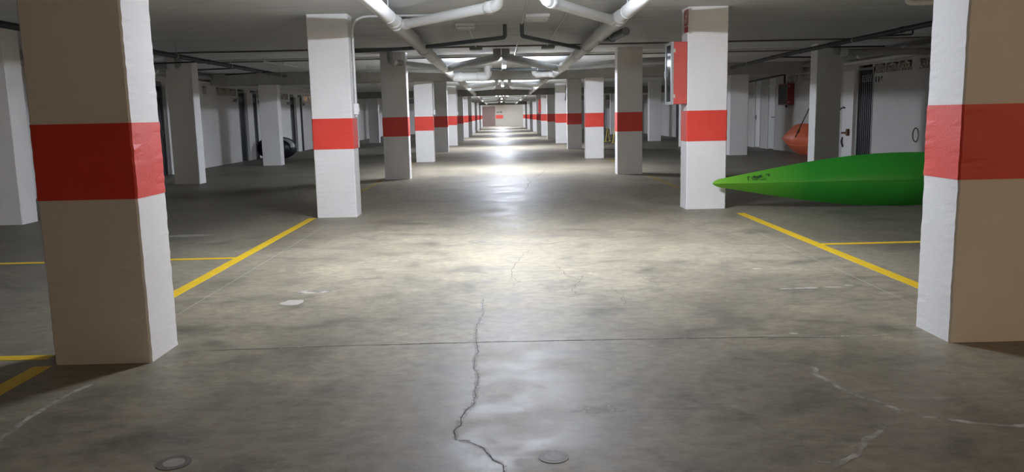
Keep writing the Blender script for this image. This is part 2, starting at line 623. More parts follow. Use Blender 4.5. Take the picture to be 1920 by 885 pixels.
# white piers standing proud between the doors
for side, ys in ((-1, [21.14] + [27.84 + k * BAY for k in range(4)]), (1, [20.86])):
    for y in ys:
        x = XL if side < 0 else XR
        s = 1 if side < 0 else -1
        MB().box(*sorted((x + .001 * s, x + s * .09)), y, y + .64, 0, 2.28, .006).build('pier', M['wall'], wl if side < 0 else wr)
# partitions of the storage rooms (so that the one lit room lights only itself)
pt = MB()
for y in (36.2, 38.9):
    pt.box(-11.9, XL - .13, y, y + .08, 0, ZC)
structure(pt.build('wall_storage', M['wall']))
bulb = empty('ceiling_bulb', (-10.2, 37.4, 2.5), 'warm bulb glowing behind the pierced blocks of the left storage wall', 'lamp')
bb = MB()
bb.tube([(0, 0, .02), (0, 0, 0), (0, 0, -.04), (0, 0, -.085), (0, 0, -.11)], .02, 12, radii=[.018, .022, .036, .036, .012])
bb.build('bulb', M['bulb'], bulb)
MB().tube([(0, 0, .228), (0, 0, .02)], .008, 8).build('cord', M['handle'], bulb)

# ------------------------------------------------------------------ columns
def column_mesh(name, material, z0, z1, off, seed, nz, rough):
    hw, hd = CW / 2 + off, CD / 2 + off
    ch = .010
    n = 3
    ring = []
    cor = [(-hw, -hd), (hw, -hd), (hw, hd), (-hw, hd)]
    for i in range(4):
        a, b = Vector(cor[i]), Vector(cor[(i + 1) % 4])
        d = (b - a).normalized()
        for k in range(n + 1):
            t = k / n
            ring.append(((a + d * ch) * (1 - t) + (b - d * ch) * t, 1.0 if k in (0, n) else .25))
    vs, fs = [], []
    R = len(ring)
    for iz in range(nz + 1):
        z = z0 + (z1 - z0) * iz / nz
        for i, (p, w) in enumerate(ring):
            q = Vector((p.x * 4, p.y * 4, z * 24 + seed * 13.7))
            dv = noise.noise_vector(q) * rough * w + noise.noise_vector(q * 2.7) * rough * .8 * w
            vs.append((p.x + dv.x, p.y + dv.y, z))
    for iz in range(nz):
        for i in range(R):
            j = (i + 1) % R
            fs.append((iz * R + i, iz * R + j, (iz + 1) * R + j, (iz + 1) * R + i))
    fs.append(tuple(range(R - 1, -1, -1)))
    fs.append(tuple(range(nz * R, nz * R + R)))
    me = bpy.data.meshes.new(name)
    me.from_pydata(vs, [], fs)
    me.materials.append(material)
    return me


ZB, ZT = .9367, 1.3521
SHAFT = [column_mesh('shaft', M['column'], 0, ZC, 0, s, 90, .003) for s in range(4)] + [column_mesh('shaft', M['column'], 0, ZC, 0, 9, 10, .003)]
BANDM = [column_mesh('red_band', M['band'], ZB, ZT, .003, s, 14, .003) for s in range(4)] + [column_mesh('red_band', M['band'], ZB, ZT, .003, 9, 3, .003)]


def column(x, y, seed, label, banded, group):
    c = empty('column', (x + CW / 2, y + CD / 2, 0), label, 'column', group)
    link('shaft', SHAFT[seed], c)
    if banded:
        link('red_band', BANDM[seed], c)['label'] = 'red painted band'
    return c


LX, RX = -2.0131 - CW, 2.5465
spec_l = {0: 'large near column on the left with red band, brown in shade', 1: 'white column with red band and a white conduit, left row', 2: 'shaded grey column with dark red band behind the one with a conduit'}
spec_r = {0: 'large near column on the right with red band, hiding the kayak end', 1: 'white column with red band carrying the red hose cabinet', 2: 'shaded grey column with dark red band behind the hose cabinet column'}
for k in range(14):
    o = ords[k]
    column(LX, rowy(k), min(k, 4) if k < 4 else 4, spec_l.get(k, 'white column with red band, %s in the row left of the lane' % o), True, 'columns with red bands along the lane')
    column(RX, rowy(k), (3 - k) if k < 4 else 4, spec_r.get(k, 'white column with red band, %s in the row right of the lane' % o), True, 'columns with red bands along the lane')
spec_ll = {1: 'plain white column at the left edge, partly behind the near column', 2: 'plain white column under the black pipe on the left', 3: 'plain white column in front of the round dark hull'}
spec_rr = {1: 'plain white outer column behind the far end of the green kayak', 2: 'plain column between the red kayak and door 116', 3: 'plain white column beside the white doors on the right'}
for k in range(1, 11):
    column(XLL, rowy(k), 4 if k > 2 else k, spec_ll.get(k, 'plain white column without band, %s in the outer left row' % ords[k]), False, 'plain outer columns')
    column(XRR, rowy(k), 4 if k > 2 else k, spec_rr.get(k, 'plain white column without band, %s in the outer right row' % ords[k]), False, 'plain outer columns')

# ------------------------------------------------------------------ paint, joints and cracks on the floor
def strip(x0, x1, y0, y1, name='parking_line', m='yellow', z=.002):
    return MB().box(x0, x1, y0, y1, -.001, z).build(name, M[m], floor)


W = .105
for side in (-1, 1):
    xc = -2.62 if side < 0 else 3.14
    for k in range(-1, 7):
        strip(xc - W / 2, xc + W / 2, (rowy(k) + CD + .02) if k >= 0 else 0, rowy(k + 1) - (.02 if side < 0 else .55), m='yellow' if k < 1 else 'yellow_faded')
    for j in range(-1, 8):
        y = 4.62 + 3.317 * j
        if j > 1:
            continue
        if side < 0:
            strip(-6.6, xc - W / 2, y - .045, y + .045)
        else:
            strip(xc + W / 2, 6.85, y - .045, y + .045)


def ribbon(pts, w, name, m, z=.0015, sub=6, wob=.02, seed=0, parent=floor):
    """thin wandering strip lying on the floor"""
    P = []
    for a, b in zip(pts, pts[1:]):
        for i in range(sub):
            t = i / sub
            P.append(Vector((a[0] * (1 - t) + b[0] * t, a[1] * (1 - t) + b[1] * t, 0)))
    P.append(Vector((*pts[-1], 0)))
    vs, fs = [], []
    for i, p in enumerate(P):
        t = (P[min(i + 1, len(P) - 1)] - P[max(i - 1, 0)]).normalized()
        n = Vector((-t.y, t.x, 0))
        o = noise.noise(Vector((p.x * 13 + seed, p.y * 13, 1))) * wob
        ww = w * (.55 + .9 * abs(noise.noise(Vector((p.x * 7, p.y * 7, seed + 5)))))
        if i in (0, len(P) - 1):
            ww *= .2
        c = p + n * o
        vs += [tuple(c + n * ww / 2 + Vector((0, 0, z))), tuple(c - n * ww / 2 + Vector((0, 0, z)))]
    for i in range(len(P) - 1):
        fs.append((2 * i + 1, 2 * i, 2 * i + 2, 2 * i + 3))
    return MB().add(vs, fs).build(name, M[m], parent)


main = [(-.16, 5.87), (-.16, 5.65), (-.15, 5.45), (-.17, 5.2), (-.19, 5.1), (-.18, 4.87), (-.18, 4.72), (-.16, 4.5), (-.18, 4.35), (-.17, 4.2), (-.15, 4.09), (-.15, 3.94), (-.16, 3.84), (-.15, 3.76), (-.16, 3.67), (-.19, 3.57), (-.21, 3.47), (-.21, 3.4), (-.23, 3.33), (-.22, 3.24)]
branch = [(-.22, 3.24), (-.17, 3.22), (-.1, 3.14), (-.06, 3.03), (-.02, 2.98), (-.01, 2.8)]
ribbon(main, .045, 'crack_edge', 'dust', .0009, 4, .01, 3)
ribbon(branch, .03, 'crack_edge', 'dust', .0009, 4, .01, 3)
ribbon(main, .0048, 'crack', 'crack', .0016, 8, .010)
ribbon(branch, .0038, 'crack', 'crack', .0016, 8, .010)
ribbon([(-.38, 8.67), (-.24, 8.41), (-.01, 8.38), (.24, 8.27), (.52, 8.4), (.71, 8.56), (1.04, 8.7), (1.46, 8.71), (1.97, 8.79)], .009, 'crack', 'crack', .0016, 6, .03)
for q in ([(.26, 8.05), (.11, 7.39), (.05, 6.76), (.11, 6.47), (.07, 6.32)], [(.47, 7.2), (.52, 6.7), (.62, 6.46), (.66, 6.68)], [(.62, 6.46), (.52, 6.07), (.56, 5.92)],
          [(.84, 6.18), (.87, 5.84), (.86, 5.51)], [(1.09, 6.63), (1.2, 6.29), (1.38, 6.32), (1.38, 6.12)]):
    ribbon(q, .0045, 'hairline_crack', 'crack', .0012, 6, .04)
ribbon([(-1.3, 18.0), (-.2, 17.6), (.6, 18.4), (1.6, 17.9), (2.2, 18.1)], .016, 'crack', 'crack', .0016, 6, .06)
ribbon([(.4, 14.2), (.6, 17.2), (1.1, 19.5)], .012, 'crack', 'crack', .0016, 6, .1)
for y in (4.685, 17.95):
    ribbon([(-1.75, y - .01), (-.99, y + .02), (0, y + .03), (1.0, y), (1.6, y - .02), (2.3, y - .05)], .035, 'joint_edge', 'dust', .0007, 8, .01, 7)
    ribbon([(-1.78, y - .012), (-.99, y + .02), (0, y + .025), (1.06, y), (1.54, y - .02), (2.0, y - .07)], .0085, 'floor_joint', 'joint', .0017, 8, .004, 2)
M['spot'] = mat('pale_cement_spot', (.45, .425, .37), .6, (.51, .485, .43), 12, .5)
ribbon([(-2.32, 5.5), (-2.30, 7.5), (-2.27, 10.3)], .009, 'scored_line', 'spot', .0014, 10, .004)
ribbon([(2.81, 5.3), (2.815, 7.0), (2.82, 9.0)], .009, 'scored_line', 'spot', .0014, 10, .004)
ribbon([(-2.2, 3.31), (-2.23, 3.56), (-2.23, 3.71), (-2.23, 3.82), (-2.2, 4.01), (-2.17, 4.15)], .035, 'pale_vein', 'vein', .0014, 6, .01)
ribbon([(1.62, 4.1), (1.59, 3.97), (1.6, 3.84), (1.62, 3.74), (1.65, 3.63), (1.71, 3.57), (1.75, 3.46), (1.83, 3.36), (1.92, 3.32), (1.99, 3.27), (2.19, 3.22), (2.4, 3.15)], .04, 'pale_vein', 'vein', .0014, 6, .015)
ribbon([(1.64, 3.29), (1.47, 3.12), (1.35, 2.97), (1.26, 2.91), (1.17, 2.93)], .035, 'pale_vein', 'vein', .0014, 6, .015)


def blot(x, y, rx, ry, seed, m='vein'):
    vs = [(x, y, .0013)]
    n = 22
    for i in range(n):
        a = 2 * math.pi * i / n
        r = 1 + .5 * noise.noise(Vector((math.cos(a) * 1.5, math.sin(a) * 1.5, seed)))
        vs.append((x + rx * r * math.cos(a), y + ry * r * math.sin(a), .0013))
    MB().add(vs, [(0, i + 1, (i + 1) % n + 1) for i in range(n)]).build('cement_spot', M[m], floor)


blot(-1.58, 5.90, .085, .09, 1, 'spot')
blot(-1.50, 6.25, .16, .05, 2)
for i, (x, y, a, b) in enumerate([(2.13, 5.96, .05, .02), (2.24, 5.965, .05, .02), (2.33, 5.97, .06, .025), (2.5, 5.98, .06, .022), (2.64, 6.03, .04, .018), (2.16, 6.76, .035, .025), (1.75, 4.73, .03, .018),
                                  (-1.05, 12.9, .35, .10), (-.55, 16.6, .3, .12), (-3.9, 9.6, .5, .1), (-3.3, 7.2, .2, .1), (-4.6, 6.6, .3, .08), (-5.0, 5.9, .25, .1), (.42, 3.55, .12, .05)]):
    blot(x, y, a, b, i + 4, 'spot' if i < 7 else 'dust')




def disc(b, x, y, r0, r1, z, n=28):
    vs = []
    for i in range(n):
        a = 2 * math.pi * i / n
        vs += [(x + r0 * math.cos(a), y + r0 * math.sin(a), z), (x + r1 * math.cos(a), y + r1 * math.sin(a), z)]
    b.add(vs, [(2 * i, 2 * i + 1, (2 * ((i + 1) % n)) + 1, 2 * ((i + 1) % n)) for i in range(n)])


def drain(x, y, label, m1, m2, r):
    t = empty('drain_cover', (x, y, 0), label, 'drain')
    b = MB()
    disc(b, 0, 0, r * .62, r, .0022)
    b.tube([(0, 0, -.01), (0, 0, .0022)], r, 28, cap=False)
    b.build('rim', M[m1], t)
    c = MB()
    c.tube([(0, 0, -.01), (0, 0, .0026)], r * .62, 28)
    c.build('lid', M[m2], t)
    return t


drain(-1.34, 3.08, 'small round drain cover with dark rim in the shaded floor, left', 'drain_dark', 'drain_lid', .068)
t = drain(.18, 3.04, 'small round grey lid set in the shiny floor, lower centre', 'drain_ring', 'drain_lid', .060)
for q in (-.035, .012):
    MB().box(q * .6, q * .6 + .012, .018, .024, .002, .0031).build('slot', M['black'], t)

# ------------------------------------------------------------------ fluorescent lamps
def lamp(y, label):
    t = empty('fluorescent_lamp', (LAMP_X, y, 0), label, 'lamp', 'fluorescent lamps along the lane')
    L2 = .62
    MB().box(-.05, .05, -L2 - .03, L2 + .03, LAMP_Z + .045, LAMP_Z + .10, .008).build('housing', M['housing'], t)
    for yy in (-.4, .4):
        MB().box(-.02, .02, yy - .02, yy + .02, LAMP_Z + .10, ZC).build('mount', M['housing'], t)
    for s in (-1, 1):
        MB().tube([(0, -L2, 0), (0, L2, 0)], .0165, 10).build('tube', M['tube'], t, (s * .03, 0, LAMP_Z))
    for e in (-1, 1):
        MB().box(-.05, .05, e * L2 - .012 + e * .012, e * L2 + .012 + e * .012, LAMP_Z - .022, LAMP_Z + .05, .004).build('end_cap', M['housing'], t)
    return t


bl = empty('added_lamp', (7.0, Y0, 2.2), 'added round warm lamp on the brown wall behind the camera', 'lamp')  # added unseen lamp, put here to warm the near column fronts
MB().tube([(0, .002, 0), (0, .03, 0), (0, .05, 0)], 0, 24, radii=[.15, .15, .135]).build('base', M['handle'], bl)
MB().tube([(0, .05, 0), (0, .09, 0), (0, .12, 0), (0, .135, 0)], 0, 24, radii=[.125, .12, .085, .02]).build('glass', M['added_warm_glass'], bl)
L0 = lamp(LAMP_Y[0], 'lit tube lamp above the near lane, glowing at the top edge')
TUBE_FAR = [ch for ch in L0.children if ch.name.startswith('tube')][0].data.copy()
TUBE_FAR.materials[0] = M['tube_far']
for k in range(1, 8):
    c = copy_tree(L0, (LAMP_X, LAMP_Y[k], 0))
    for ch in c.children:
        if ch.name.startswith('tube'):
            ch.data = TUBE_FAR
    c['label'] = 'lit tube lamp on the ceiling, %s from the camera down the lane' % ords[k]

# ------------------------------------------------------------------ pipes under the ceiling
def pipe(name, pts, r, m, label, cat='pipe', group=None, sockets=(), bend=.12, straps=(), seg=16, sock_m='socket', z_strap=ZC, strap_m='strap'):
    """a run of pipe; sockets are (fraction along the raw polyline segment index, t)"""
    o = MB().tube(fillet(pts, bend), r, seg).build(name, M[m])
    tag(o, label, cat, group)
    P = [Vector(p) for p in pts]
    for i, t in sockets:
        a, b = P[i], P[i + 1]
        d = (b - a).normalized()
        c = a + (b - a) * t
        h = r * 1.1
        MB().tube([c - d * h, c - d * h * .8, c + d * h * .8, c + d * h], 0, seg, radii=[r * 1.02, r * 1.14, r * 1.14, r * 1.02]).build('socket', M[sock_m], o)
    for i, t in straps:
        c = P[i] + (P[i + 1] - P[i]) * t
        d = (P[i + 1] - P[i]).normalized()
        s = MB()
        s.tube([c - d * .012, c + d * .012], r * 1.06, seg, cap=True)
        s.tube([c + Vector((0, 0, r)), Vector((c.x, c.y, z_strap))], .007, 6)
        s.build('hanger', M[strap_m], o)
    return o


ML, MR = -1.28, 1.52
zf = lambda y: 2.545 - (y - 8) * .0025
bsegs = [(10.62, rowy(3) - .125), (rowy(3) + CD + .155, rowy(6) - .125), (rowy(6) + CD + .155, rowy(9) - .125), (rowy(9) + CD + .155, rowy(12) - .125)]
for x, nm in ((ML, 'left'), (MR, 'right')):
    pipe('drain_pipe', [(x, 3.5, 2.552), (x - (.03 if x < 0 else -.03), 10.62, 2.540)], .080, 'pvc', 'white drain pipe at the top of the picture, %s of the near lamp' % nm,
         sockets=[(0, .55), (0, .975)], straps=[(0, .3), (0, .9)])
for i, (a, b) in enumerate(bsegs):
    n = b - a
    for x, nm in ((ML, 'left'), (MR, 'right')):
        o = -.03 if x < 0 else .03
        if i == 0:
            st, sk = [(0, (q - a) / n) for q in (12.6, 16.4, 19.3)], [(0, (q - a) / n) for q in (14.6, 20.4)]
            lab = 'thick main drain pipe in painted shade beyond the %s branch joint' % nm
        else:
            st, sk = [(0, f) for f in (.1, .35, .6, .85)], [(0, f) for f in (.22, .5, .78)]
            lab = 'main drain pipe running along the %s of the lane ceiling beyond the %s beam' % (nm, ords[i - 1])
        pipe('drain_pipe', [(x + o, a, 2.540), (x + o * 2.6, b, 2.49)], .100, 'pvc_shaded' if i == 0 else 'pvc', lab, sockets=sk, straps=st, sock_m='pvc_shaded' if i == 0 else 'socket')


def yarm(riser, joint, r, m, label, group=None, z0=2.545, zj=2.52, sk=((1, .08), (1, .92))):
    """riser from the ceiling, elbow, then a sloping arm into the main"""
    rx, ry = riser
    return pipe('branch_pipe', [(rx, ry, ZC - .004), (rx, ry, z0), (joint[0], joint[1], zj)], r, m, label, sockets=sk, bend=.13, group=group)


yarm((.02, 9.15), (ML - .02, 10.75), .060, 'pvc', 'white branch pipe with elbow left of the near lamp')
yarm((.50, 8.85), (MR + .02, 10.75), .060, 'pvc', 'white branch pipe with elbow right of the near lamp')
yarm((-.04, 17.4), (ML - .05, 20.4), .085, 'pvc_grey', 'grey branch pipe of the dark V, sloping left', z0=2.56, zj=2.50, sk=((1, .9),))
yarm((.14, 17.4), (MR + .06, 21.4), .085, 'pvc_grey', 'grey branch pipe of the dark V, sloping right', z0=2.56, zj=2.50, sk=((1, .9),))
pipe('branch_pipe', [(-2.28, 17.25, ZC - .004), (-2.28, 17.25, 2.50), (ML - .05, 19.9, 2.50)], .058, 'pvc_grey', 'grey side pipe with elbow above the shaded left column', bend=.13, sockets=((1, .06), (1, .9)))
pipe('branch_pipe', [(3.9, 18.35, 2.50), (2.9, 18.45, 2.49), (MR + .06, 20.75, 2.50)], .058, 'pvc_grey', 'grey side pipe passing behind the shaded right column', bend=.3, sockets=((1, .9),))
for k in range(2, 7):
    y = LAMP_Y[k]
    for sgn, x0, xm in ((-1, -.12, ML - .02), (1, .38, MR + .02)):
        nm = 'left' if sgn < 0 else 'right'
        yarm((x0, y - 1.7), (xm, y - .5), .075, 'pvc', 'white branch pipe %s of the %s lamp down the lane' % (nm, ords[k]), 'branch pipes beside the far lamps')
        pipe('branch_pipe', [(x0 + sgn * .1, y + 2.6, ZC - .004), (x0 + sgn * .1, y + 2.6, 2.54), (xm, y + 3.8, 2.51)], .065, 'pvc', 'second branch pipe %s beyond the %s lamp down the lane' % (nm, ords[k]),
             group='branch pipes beside the far lamps', sockets=((1, .1), (1, .9)))
# clutter in front of the first beam
pipe('drain_pipe', [(ML - .02, 23.3, 2.44), (-.32, 23.3, 2.44), (-.32, 23.3, ZC - .004)], .12, 'pvc', 'short thick white pipe in front of the beam, left of the lane', sockets=((0, .12), (0, .8)), bend=.18)
pipe('drain_pipe', [(MR + .02, 23.3, 2.46), (.98, 23.3, 2.46), (.98, 23.3, ZC - .004)], .075, 'pvc', 'short white pipe in front of the beam, right of the lane', sockets=((0, .1), (0, .8)), bend=.13)
pipe('drain_pipe', [(-.25, 22.9, 2.60), (1.3, 22.9, 2.58)], .035, 'slate_pipe', 'dark pipe crossing the lane in front of the first beam', sockets=((0, .03), (0, .55)), sock_m='slate_pipe', straps=((0, .2), (0, .85)))
# slate pipes crossing near the lamp
pipe('waste_pipe', [(.10, 12.75, ZC - .004), (.10, 12.75, 2.53), (ML, 13.95, 2.51)], .032, 'slate_pipe', 'thin slate pipe with upright end, sloping left from mid ceiling', bend=.05, seg=10)
pipe('waste_pipe', [(.36, 12.65, ZC - .004), (.36, 12.65, 2.535), (MR, 15.0, 2.51)], .032, 'slate_pipe', 'thin slate pipe with upright end, sloping right from mid ceiling', bend=.05, seg=10)
pipe('waste_pipe', [(-2.75, 14.5, 2.50), (ML - .07, 13.95, 2.50)], .030, 'slate_pipe', 'thin slate pipe from the conduit column to the left main pipe', bend=.05, seg=10)
vl = tag(MB().tube([(MR + .05, 12.75, 2.49), (MR + .20, 12.45, 2.47)], .075, 18).build('pipe_valve', M['slate_pipe']), 'dark capped pipe fitting hanging under the right main pipe', 'valve')
MB().tube([(MR + .20, 12.45, 2.47), (MR + .30, 11.95, 2.50), (MR + .31, 11.85, 2.50)], .06, 18).build('cap', M['slate_pipe'], vl)
MB().tube([(MR + .17, 12.40, 2.47), (MR + .155, 12.36, 2.47)], .03, 14).build('plug', M['pvc_grey'], vl)
# black side mains
pipe('water_pipe', [(-5.68, 4.0, 2.50), (-5.68, 21.9, 2.50)], .042, 'black_pipe', 'long black pipe under the ceiling of the left bays', sockets=[(0, (q - 4) / 17.9) for q in (9.2, 13.6, 16.2, 18.4, 20.3)], sock_m='black_pipe', straps=[(0, (q - 4) / 17.9) for q in (14.6, 17.5, 21.4)], seg=12)
pipe('water_pipe', [(6.12, 4.0, 2.50), (6.14, 18.0, 2.50), (6.4, 22.6, 2.50)], .042, 'black_pipe', 'long black pipe under the ceiling of the right bays', sockets=[(0, (q - 4) / 14) for q in (9.6, 12.5, 15.2, 16.7)] + [(1, .1)], sock_m='black_pipe', straps=[(0, (q - 4) / 14) for q in (11.2, 14.2)] + [(1, .6)], bend=.5, seg=12)
MB_ = MB
pipe('water_pipe', [(-5.7, 16.05, 2.50), (-7.6, 16.5, 2.50)], .014, 'black_pipe', 'thin black pipe crossing to the left wall, above the plain column', seg=8)
pipe('water_pipe', [(-5.7, 18.2, 2.50), (-7.0, 18.7, 2.50)], .016, 'black_pipe', 'thin black pipe just right of the plain column on the left', seg=8)
pipe('water_pipe', [(-5.5, 19.6, 2.48), (-6.6, 19.9, 2.45)], .014, 'black_pipe', 'short black pipe under the long black pipe on the left', seg=8)
pipe('water_pipe', [(6.14, 13.3, 2.48), (6.60, 13.1, 2.48), (6.60, 13.1, 2.60)], .014, 'black_pipe', 'hooked thin black pipe beside the right long pipe', bend=.03, seg=8)
pipe('water_pipe', [(6.14, 15.7, 2.50), (7.45, 15.85, 2.50)], .016, 'black_pipe', 'thin black pipe in front of the right plain column top', seg=8)
pipe('water_pipe', [(6.2, 18.35, 2.50), (7.3, 18.75, 2.50)], .018, 'black_pipe', 'thin black pipe left of the right plain column top', seg=8)
pipe('drain_pipe', [(-8.6, 17.35, 2.50), (-6.72, 17.35, 2.52), (-6.72, 17.35, ZC - .004)], .075, 'pvc_grey', 'grey drain pipe with elbow over the left plain column', sockets=((0, .93),), bend=.13)
pipe('drain_pipe', [(9.0, 17.2, 2.48), (7.08, 17.2, 2.50), (7.08, 17.2, ZC - .004)], .075, 'pvc_grey', 'grey drain pipe with elbow over the right plain column', sockets=((0, .93),), bend=.13)
pipe('drain_pipe', [(8.92, 9.0, 2.60), (8.92, 24.0, 2.60)], .062, 'pvc_grey', 'grey pipe along the right wall above the ledge', sockets=((0, .6), (0, .75)), straps=((0, .3), (0, .65), (0, .9)))
pipe('drain_pipe', [(-8.42, 9.0, 2.60), (-8.42, 24.0, 2.60)], .062, 'pvc_grey', 'grey pipe along the left wall above the ledge', sockets=((0, .6), (0, .75)), straps=((0, .3), (0, .65), (0, .9)))
pipe('drain_pipe', [(5.05, 10.2, ZC - .004), (5.05, 10.2, 2.61), (6.5, 10.2, 2.60)], .034, 'pvc', 'small white elbow pipe at the ceiling, upper right', sockets=((1, .08),), bend=.07)
# loose conduit ends hanging below the ceiling on the left
pipe('conduit_stub', [(-5.03, 19.2, ZC), (-5.03, 19.2, 2.64), (-4.80, 19.7, 2.60)], .022, 'conduit', 'short white conduit end hanging from the ceiling, left of the lane', 'conduit', bend=.06, seg=8)
pipe('conduit_stub', [(-5.3, 18.6, ZC), (-5.3, 18.6, 2.66), (-5.1, 19.0, 2.62)], .018, 'conduit', 'bent white conduit end above the long black pipe on the left', 'conduit', bend=.06, seg=8)
# conduits on the ceiling
ZK = ZC - .018


def conduit(pts, r, m, label, bend=.1, clips=()):
    return pipe('conduit', pts, r, m, label, 'conduit', bend=bend, seg=8)


conduit([(-8.5, 16.55, ZK), (8.9, 16.55, ZK)], .016, 'dark_conduit', 'dark conduit across the ceiling, nearer of the two crossing lines')
conduit([(-8.5, 18.95, ZK), (8.9, 18.95, ZK)], .018, 'conduit', 'pale conduit across the ceiling, further of the two crossing lines')
conduit([(-8.5, 19.15, ZK - .01), (8.9, 19.15, ZK - .01)], .026, 'dark_conduit', 'dusty dark cable bundle beside the pale ceiling conduit')
conduit([(LAMP_X + .24, 4.0, ZK), (LAMP_X + .24, 22.8, ZK)], .012, 'conduit', 'thin conduit along the lane ceiling past the near lamp')
conduit([(-.46, 13.0, ZK), (-.46, 16.55, ZK)], .012, 'conduit', 'short thin conduit between the left emergency light and its box')
conduit([(.95, 11.1, ZK), (.97, 16.55, ZK)], .012, 'conduit', 'short thin conduit leading to the right ceiling box')
cd = empty('switch_conduit', (-2.0131, 0, 0), 'white conduit and switch box down the side of the left column', 'conduit')
CY = 11.28
MB().tube(fillet([(1.95, CY, ZK), (.03, CY, ZK), (.03, CY, 1.54)], .22, 8), .016, 10).build('tube', M['conduit'], cd)
MB().box(.004, .066, CY - .05, CY + .05, 1.40, 1.55, .006).build('box', M['sign_white'], cd)
MB().box(.066, .074, CY - .02, CY + .02, 1.44, 1.49).box(.02, .05, CY - .02, CY + .01, 1.37, 1.40).build('switch', M['conduit'], cd)
for k, nm in ((3, 'fourth'), (5, 'sixth')):
    q = empty('switch_conduit', (-2.0131, 0, 0), 'white conduit and switch box on the %s column of the left row' % nm, 'conduit')
    y = rowy(k) + .19
    MB().tube([(.03, y, 2.37 if k == 3 else ZC), (.03, y, 1.54)], .014, 8).build('tube', M['conduit'], q)
    MB().box(.004, .066, y - .05, y + .05, 1.40, 1.55, .006).build('box', M['sign_white'], q)
pipe('conduit', [(2.5465 + CW - .05, rowy(5) - .03, 2.6), (2.5465 + CW - .06, rowy(5) - .03, 2.2), (2.5465 + CW - .10, rowy(5) - .03, 1.95)], .02, 'dark_conduit', 'dark cable hanging on the sixth column of the right row', 'cable', bend=.1, seg=8)


def emergency(x, y, label, w=.30, l=.13, yaw=0):
    t = empty('emergency_light', (x, y, ZC), label, 'light')
    MB().box(-w / 2, w / 2, -l / 2, l / 2, -.045, 0, .008).build('housing', M['housing'], t)
    MB().box(-w / 2 + .02, w / 2 - .02, -l / 2 + .015, l / 2 - .015, -.06, -.045, .006).build('diffuser', M['conduit'], t)
    for s in (-1, 1):
        MB().tube([(s * w * .3, 0, -.066), (s * w * .3, 0, -.06)], .014, 10).build('screw', M['steel'], t)
    return t


emergency(.55, 11.75, 'unlit pale emergency light on the ceiling behind the near lamp', .34, .5)
emergency(-.50, 12.70, 'unlit dusty emergency light behind the left branch pipe', .30, .45)
for x, nm in ((-.46, 'left'), (1.0, 'right')):
    o = MB().box(x - .13, x + .13, 16.62, 16.95, ZC - .07, ZC, .01).build('junction_box', M['pvc_grey'])
    tag(o, 'grey junction box on the ceiling where the %s conduit ends' % nm, 'box')

# ------------------------------------------------------------------ fire hose cabinets and sign
def hose_cabinet(x0, x1, y0, y1, z0, z1, label, body='cabinet', glass=True):
    """wall box whose glazed front faces -x"""
    t = empty('hose_cabinet', (x1, y0, z0), label, 'cabinet')
    X0, X1, D, H = x0 - x1, 0, y1 - y0, z1 - z0
    MB().box(X0 + .035, X1 - .002, 0, D, 0, H, .006).build('body', M[body], t)
    f = MB()
    w = .035
    f.box(X0, X0 + .034, -.004, w, -.004, H + .004).box(X0, X0 + .034, D - w, D + .004, -.004, H + .004)
    f.box(X0, X0 + .034, w, D - w, -.004, w).box(X0, X0 + .034, w, D - w, H - w, H + .004)
    door = f.build('door', M['grey_paint'] if body == 'cabinet' else M['cabinet_dark'], t)
    MB().box(X0 + .010, X0 + .016, w, D - w, w, H - w).build('pane', M['glass'], door)
    MB().box(X0 - .012, X0, D - .03, D - .012, H * .45, H * .55).build('handle', M['steel'], door)
    for zz in (.13, .86):
        MB().box(X0 + .034, X0 + .056, -.008, .002, H * zz - .025, H * zz + .025).build('hinge', M['steel'], t)
    return t


hose_cabinet(2.325, 2.545, 11.10, 11.50, 1.445, 2.275, 'red fire hose cabinet on the side of the right-hand white column')
hc = hose_cabinet(8.93, 9.148, 25.32, 26.15, 1.47, 2.13, 'dark red glazed hose cabinet on the right wall above the orange kayak', 'cabinet_dark')
MB().tube([(.0 - .1, .42, -.08), (-.1, .42, 0)], .03, 10).build('pipe_stub', M['black_pipe'], hc)
hose_cabinet(2.33, 2.545, rowy(7), rowy(7) + .42, 1.40, 2.25, 'distant red hose cabinet on a far column of the right row')
pipe('water_pipe', [(8.98, 29.6, 2.33), (8.98, 25.75, 2.42), (8.98, 25.75, 2.14)], .03, 'black_pipe', 'black pipe feeding the hose cabinet on the right wall', bend=.05, seg=10)
sg = empty('fire_hose_sign', (2.5465, 11.28, 2.38), 'small red and white fire hose sign high on the cabinet column', 'sign')
MB().box(-.012, -.006, -.26, .0, 0, .33).build('plate', M['sign_white'], sg)
MB().box(-.0135, -.012, -.245, -.015, .105, .315).build('red_panel', M['sign'], sg)
MB().box(-.0135, -.012, -.245, -.015, .012, .092).build('caption_panel', M['sign'], sg)
ic = MB()
ic.box(-.0145, -.0135, -.19, -.155, .12, .30).box(-.0145, -.0135, -.105, -.085, .14, .30).box(-.0145, -.0135, -.155, -.105, .215, .24)
ic.box(-.0145, -.0135, -.075, -.055, .14, .20)
ic.build('pictogram', M['sign_white'], sg)['kind'] = 'stuff'

